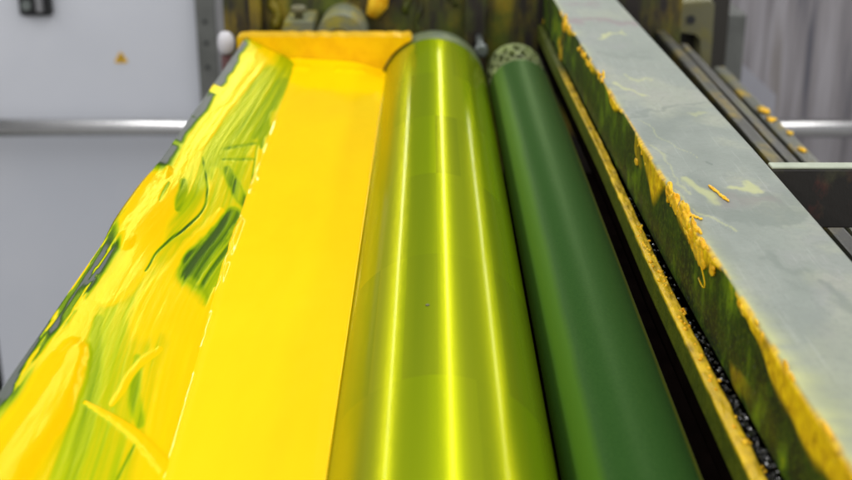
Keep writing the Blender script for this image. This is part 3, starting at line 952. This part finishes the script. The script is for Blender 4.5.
GL = [('guide_bar', 'pale worn guide bar with yellow ink blobs, outermost beyond the beam', .403, .420, .392, .412, .50, 'railbar'),
      ('guide_bar', 'dark guide bar just inside the pale blob-spotted one beyond the beam', .374, .390, .398, .42, .50, 'darkbar'),
      ('guide_bar', 'narrow grey guide bar passing under the cross plate, second from the beam', .334, .345, .340, .356, .42, 'midbar'),
      ('guide_bar', 'narrow grey guide bar passing under the cross plate, next to the beam', .300, .314, .322, .340, .42, 'midbar')]
for i, (nm, lab, x0, x1, h0, h1, y0, m_) in enumerate(GL):
    if i == 0:
        gb = thing(nm, ((x0 + x1) / 2, 1.1, H(h1)), lab, 'guide bar', 'guide bars right of the beam')
        box('bar', x0, x1, y0, 1.754, H(h1), H(h0), M[m_], gb, .003)
        for yb, rb, dx in ((1.17, .0075, -.008), (1.205, .005, -.010), (1.50, .008, -.009), (1.46, .006, -.01), (1.40, .0045, -.004), (1.33, .005, -.009), (1.25, .0035, -.013), (1.02, .006, -.006), (.985, .0045, -.005), (1.185, .007, -.002), (1.06, .003, -.012)):
            bm = bmesh.new(); add_blob(bm, (x1 + dx, yb, H(h0) + .001), rb, (.9, 1.6, .35), .9, 1.5)
            from_bm('ink_blob', bm, M['clot'], gb)
    else:
        o = box(nm, x0, x1, y0, 1.754 if i == 1 else 1.6595, H(h1), H(h0), M[m_], None, .003)
        tag(o, lab, 'guide bar', 'guide bars right of the beam')
cb = thing('lower_cross_member', (.4, 1.1, 0), 'dark lower machine body under the guide bars', 'machine body')
box('cross_member', .336, .44, .40, 1.70, H(.53), H(.4205), M['bed'], cb, .003)
box('stand', .336, .44, .45, .52, 0, H(.5305), M['dark_machine'], cb, .003)
box('stand', .336, .44, 1.58, 1.65, 0, H(.5305), M['dark_machine'], cb, .003)

mh = thing('machine_housing', (.40, 2.05, 0), 'dark brown machine housing behind the olive bracket', 'machine housing')
box('housing_body', .27, .475, 1.98, 2.15, 0, H(.22), M['dark_machine'], mh, .006)
box('cover_panel', .455, .505, 1.99, 2.12, .3, H(.36), M['strip'], mh, .004)
# pale guard, a tilted triangular plate
bm = bmesh.new()
tri = [(.500, .405), (.520, .455), (.640, .560), (.640, .60), (.500, .60)]
a = [bm.verts.new((x, 2.26, H(h))) for x, h in tri]; b = [bm.verts.new((x, 2.272, H(h))) for x, h in tri]
bm.faces.new(a); bm.faces.new(b[::-1])
for i in range(len(tri)):
    j = (i + 1) % len(tri); bm.faces.new((a[i], b[i], b[j], a[j]))
pg = thing('guard_panel', (.57, 2.266, 0), 'pale grey slant-topped guard panel behind the guide bars', 'guard panel')
from_bm('panel', bm, M['pale'], pg)
box('panel_leg', .53, .55, 2.273, 2.293, 0, H(.58), M['strip'], pg, .002)

# hanging sheet
nx, nz = 220, 24
xs = np.linspace(.50, 1.75, nx); zs = np.linspace(.03, 1.17, nz)
Xg, Zg = np.meshgrid(xs, zs, indexing='ij')
fold = .010 * np.sin(Xg * 62 + 3.2 * np.sin(Xg * 13) + .9 * np.sin(Zg * 3)) + .018 * np.sin(Xg * 23 + 1) + .045 * (fbm(Xg * 14, Zg * 2.5, 120) - .5)
fold *= (.7 + .3 * np.sin(Zg * 1.7 + Xg * 5))
front = np.stack([Xg, 2.53 + fold, Zg], -1).reshape(-1, 3); back = front + np.array([0, .004, 0])
f1 = grid_faces(nx, nz); n_ = nx * nz
f2 = [[q + n_ for q in f[::-1]] for f in f1]
rim = [i * nz for i in range(nx)] + [(nx - 1) * nz + k for k in range(1, nz)] + [i * nz + nz - 1 for i in range(nx - 2, -1, -1)] + [k for k in range(nz - 2, 0, -1)]
f3 = [[rim[i], rim[(i + 1) % len(rim)], rim[(i + 1) % len(rim)] + n_, rim[i] + n_] for i in range(len(rim))]
o = mesh_from('hanging_sheet', np.vstack([front, back]), f1 + f2 + f3, M['sheet'], None, True)
tag(o, 'grey sheet hanging in vertical folds in the right background', 'sheet')

# ------------------------------------------------------------------ left cabinet
ca = thing('control_cabinet', (-.70, 2.6, 0), 'pale grey metal cabinet behind the trough with a dark latch', 'cabinet')
box('cabinet_body', -.934, -.4565, 2.45, 2.85, .06, 1.17, M['cabinet'], ca, .004)
box('plinth', -.93, -.46, 2.47, 2.84, 0, .0595, M['black'], ca, .002)
es = box('edge_strip', -.4560, -.4160, 2.425, 2.84, .0, 1.17, M['strip'], ca, .002)
box('edge_trim', -.4155, -.4100, 2.422, 2.50, .0, 1.17, M['strip_edge'], ca, .001)
for h in (.455, .497, .545):
    lathe('bolt_hole', (-.438, 2.4232, H(h)), (0, 1, 0), [(0, .0042), (.003, .0042)], M['black'], es, 16)
la = bmesh.new()
add_box(la, -.802, -.736, 2.432, 2.4495, H(.447), H(.36), .008)
lt = from_bm('latch', la, M['black'], ca)
lathe('lock_cylinder', (-.783, 2.4235, H(.424)), (0, 1, 0), [(0, .0095), (.008, .0105)], M['steel'], lt, 24)
bm = bmesh.new()
add_box(bm, -.763, -.750, 2.418, 2.4315, H(.437), H(.37), .004)
from_bm('latch_lever', bm, M['strip_edge'], lt)
# warning sticker
bm = bmesh.new()
cx, ch, r = -.6135, .5335, .0165
tr = [(cx + r * 1.02 * math.cos(a_), ch - r * math.sin(a_)) for a_ in (math.pi / 2, math.pi * 7 / 6, math.pi * 11 / 6)]
a = [bm.verts.new((x, 2.4485, H(h))) for x, h in tr]; b = [bm.verts.new((x, 2.4497, H(h))) for x, h in tr]
bm.faces.new(a); bm.faces.new(b[::-1])
for i in range(3):
    j = (i + 1) % 3; bm.faces.new((a[i], b[i], b[j], a[j]))
bmesh.ops.bevel(bm, geom=[e for e in bm.edges if abs(e.verts[0].co.y - e.verts[1].co.y) > .0005], offset=.003, segments=3, affect='EDGES')
ws = from_bm('warning_sticker', bm, M['warn'], ca)
ws['label'] = 'small yellow triangular warning sticker'
bm = bmesh.new()
bolt = [(.0010, -.0085), (-.0040, .0010), (-.0005, .0006), (-.0022, .0065), (.0036, -.0020), (.0002, -.0016), (.0030, -.0085)]
bm.faces.new([bm.verts.new((cx + x, 2.4482, H(ch + .001 + h))) for x, h in bolt])
from_bm('bolt_symbol', bm, M['black'], ws)

ca2 = thing('neighbour_cabinet', (-1.25, 2.6, 0), 'second grey cabinet at the left edge past a dark gap', 'cabinet')
box('cabinet_body', -1.60, -.955, 2.46, 2.85, .06, 1.17, M['strip'], ca2, .004)
box('plinth', -1.59, -.96, 2.48, 2.84, 0, .0595, M['black'], ca2, .002)

hr = thing('handrail', (0, 2.38, H(.656)), 'polished steel handrail tube running across in front of the cabinet', 'handrail')
bm = bmesh.new(); add_lathe(bm, (-1.55, 2.38, H(.656)), (1, 0, 0), [(0, .018), (3.2, .018)], 40)
from_bm('rail_tube', bm, M['chrome'], hr)
for x in (-1.3, 1.35):
    lathe('standoff', (x, 2.3935, H(.656)), (0, 1, 0), [(0, .007), (.05, .007), (.052, .018), (.058, .018)] if x < 0 else [(0, .007), (.11, .007), (.112, .018), (.118, .018)], M['chrome'], hr, 20)

kn = thing('clamp_lever', (-.263, 1.62, H(.40)), 'upright clamp lever with a round white tip left of the trough end', 'lever')
lathe('grip', (-.2635, 1.60, H(.343)), (0, 0, 1), [(0, .004), (.002, .0075), (.007, .0104), (.016, .0113), (.024, .0101), (.029, .0062), (.0305, .002)], M['white'], kn, 32)
lathe('stem', (-.2635, 1.60, H(.405)), (0, 0, 1), [(0, .007), (.0615, .007)], M['red'], kn, 16)
box('arm', -.2695, -.2575, 1.592, 1.6598, H(.417), H(.4055), M['steel'], kn, .001)

# ------------------------------------------------------------------ light
def lamp(x, z, ang, L, w=.30, ln=28., cy=6.0):
    d = bpy.data.lights.new('tube_row', 'AREA')
    d.shape = 'RECTANGLE'; d.size = w; d.size_y = ln
    d.energy = L * math.pi * w * ln
    d.color = (1.0, .985, .96)
    o = bpy.data.objects.new('tube_row', d)
    o.location = (x, cy, z); o.rotation_euler = (0, R(ang), 0)
    COL.objects.link(o)
    return o


lamp(.52, 3.35, 8, 13.5, .14)
lamp(-3.7, 4.05, -45, 20., .19)
lamp(2.5, 2.15, 55, 8.5, .20)

w = bpy.data.worlds.new('World'); scene.world = w
w.use_nodes = True
nt = w.node_tree
bg = nt.nodes['Background']
tc = nt.nodes.new('ShaderNodeTexCoord')
sx = nt.nodes.new('ShaderNodeSeparateXYZ'); nt.links.new(tc.outputs['Generated'], sx.inputs[0])
zz = mathn(nt, 'MAXIMUM', sx.outputs['Z'], .08)
px = mathn(nt, 'DIVIDE', sx.outputs['X'], zz); py = mathn(nt, 'DIVIDE', sx.outputs['Y'], zz)
# ceiling panels of slightly different brightness
fx = mathn(nt, 'FLOOR', mathn(nt, 'MULTIPLY', px, 2.6)); fy = mathn(nt, 'FLOOR', mathn(nt, 'MULTIPLY', py, 1.5))
cv = nt.nodes.new('ShaderNodeCombineXYZ'); nt.links.new(fx, cv.inputs[0]); nt.links.new(fy, cv.inputs[1])
wn = nt.nodes.new('ShaderNodeTexWhiteNoise'); wn.noise_dimensions = '2D'; nt.links.new(cv.outputs[0], wn.inputs['Vector'])
panel = mathn(nt, 'ADD', mathn(nt, 'MULTIPLY', wn.outputs['Value'], .16), .50)
up = node(nt, 'ShaderNodeMapRange'); up.interpolation_type = 'SMOOTHSTEP'
up.inputs['From Min'].default_value = .30; up.inputs['From Max'].default_value = .75
nt.links.new(sx.outputs['Z'], up.inputs['Value'])
val = mathn(nt, 'ADD', mathn(nt, 'MULTIPLY', panel, up.outputs[0]), .10)
bk = node(nt, 'ShaderNodeMapRange'); bk.interpolation_type = 'SMOOTHSTEP'  # brighter world behind the camera, added to fill the cabinet front
bk.inputs['From Min'].default_value = .0; bk.inputs['From Max'].default_value = -.8
nt.links.new(sx.outputs['Y'], bk.inputs['Value'])
val = mathn(nt, 'ADD', val, mathn(nt, 'MULTIPLY', bk.outputs[0], .50))
cc = nt.nodes.new('ShaderNodeCombineColor')
nt.links.new(val, cc.inputs[0]); nt.links.new(val, cc.inputs[1]); nt.links.new(mathn(nt, 'MULTIPLY', val, 1.02), cc.inputs[2])
nt.links.new(cc.outputs[0], bg.inputs['Color'])
bg.inputs['Strength'].default_value = 1.0

# ------------------------------------------------------------------ camera
cd = bpy.data.cameras.new('camera')
cd.sensor_width = 36; cd.lens = 36 * 1250 / 852
cd.clip_start = .02; cd.clip_end = 60
cd.dof.use_dof = True; cd.dof.focus_distance = .84; cd.dof.aperture_fstop = 7.6
cam = bpy.data.objects.new('camera', cd)
cam.location = (0, 0, ZC)
cam.rotation_euler = (R(90 - 20.53), 0, R(.183))
COL.objects.link(cam)
scene.camera = cam

scene.view_settings.view_transform = 'Standard'
scene.view_settings.look = 'None'
scene.view_settings.exposure = 0
scene.view_settings.gamma = 1
scene.render.engine = 'CYCLES'
scene.cycles.use_denoising = True
scene.cycles.max_bounces = 8
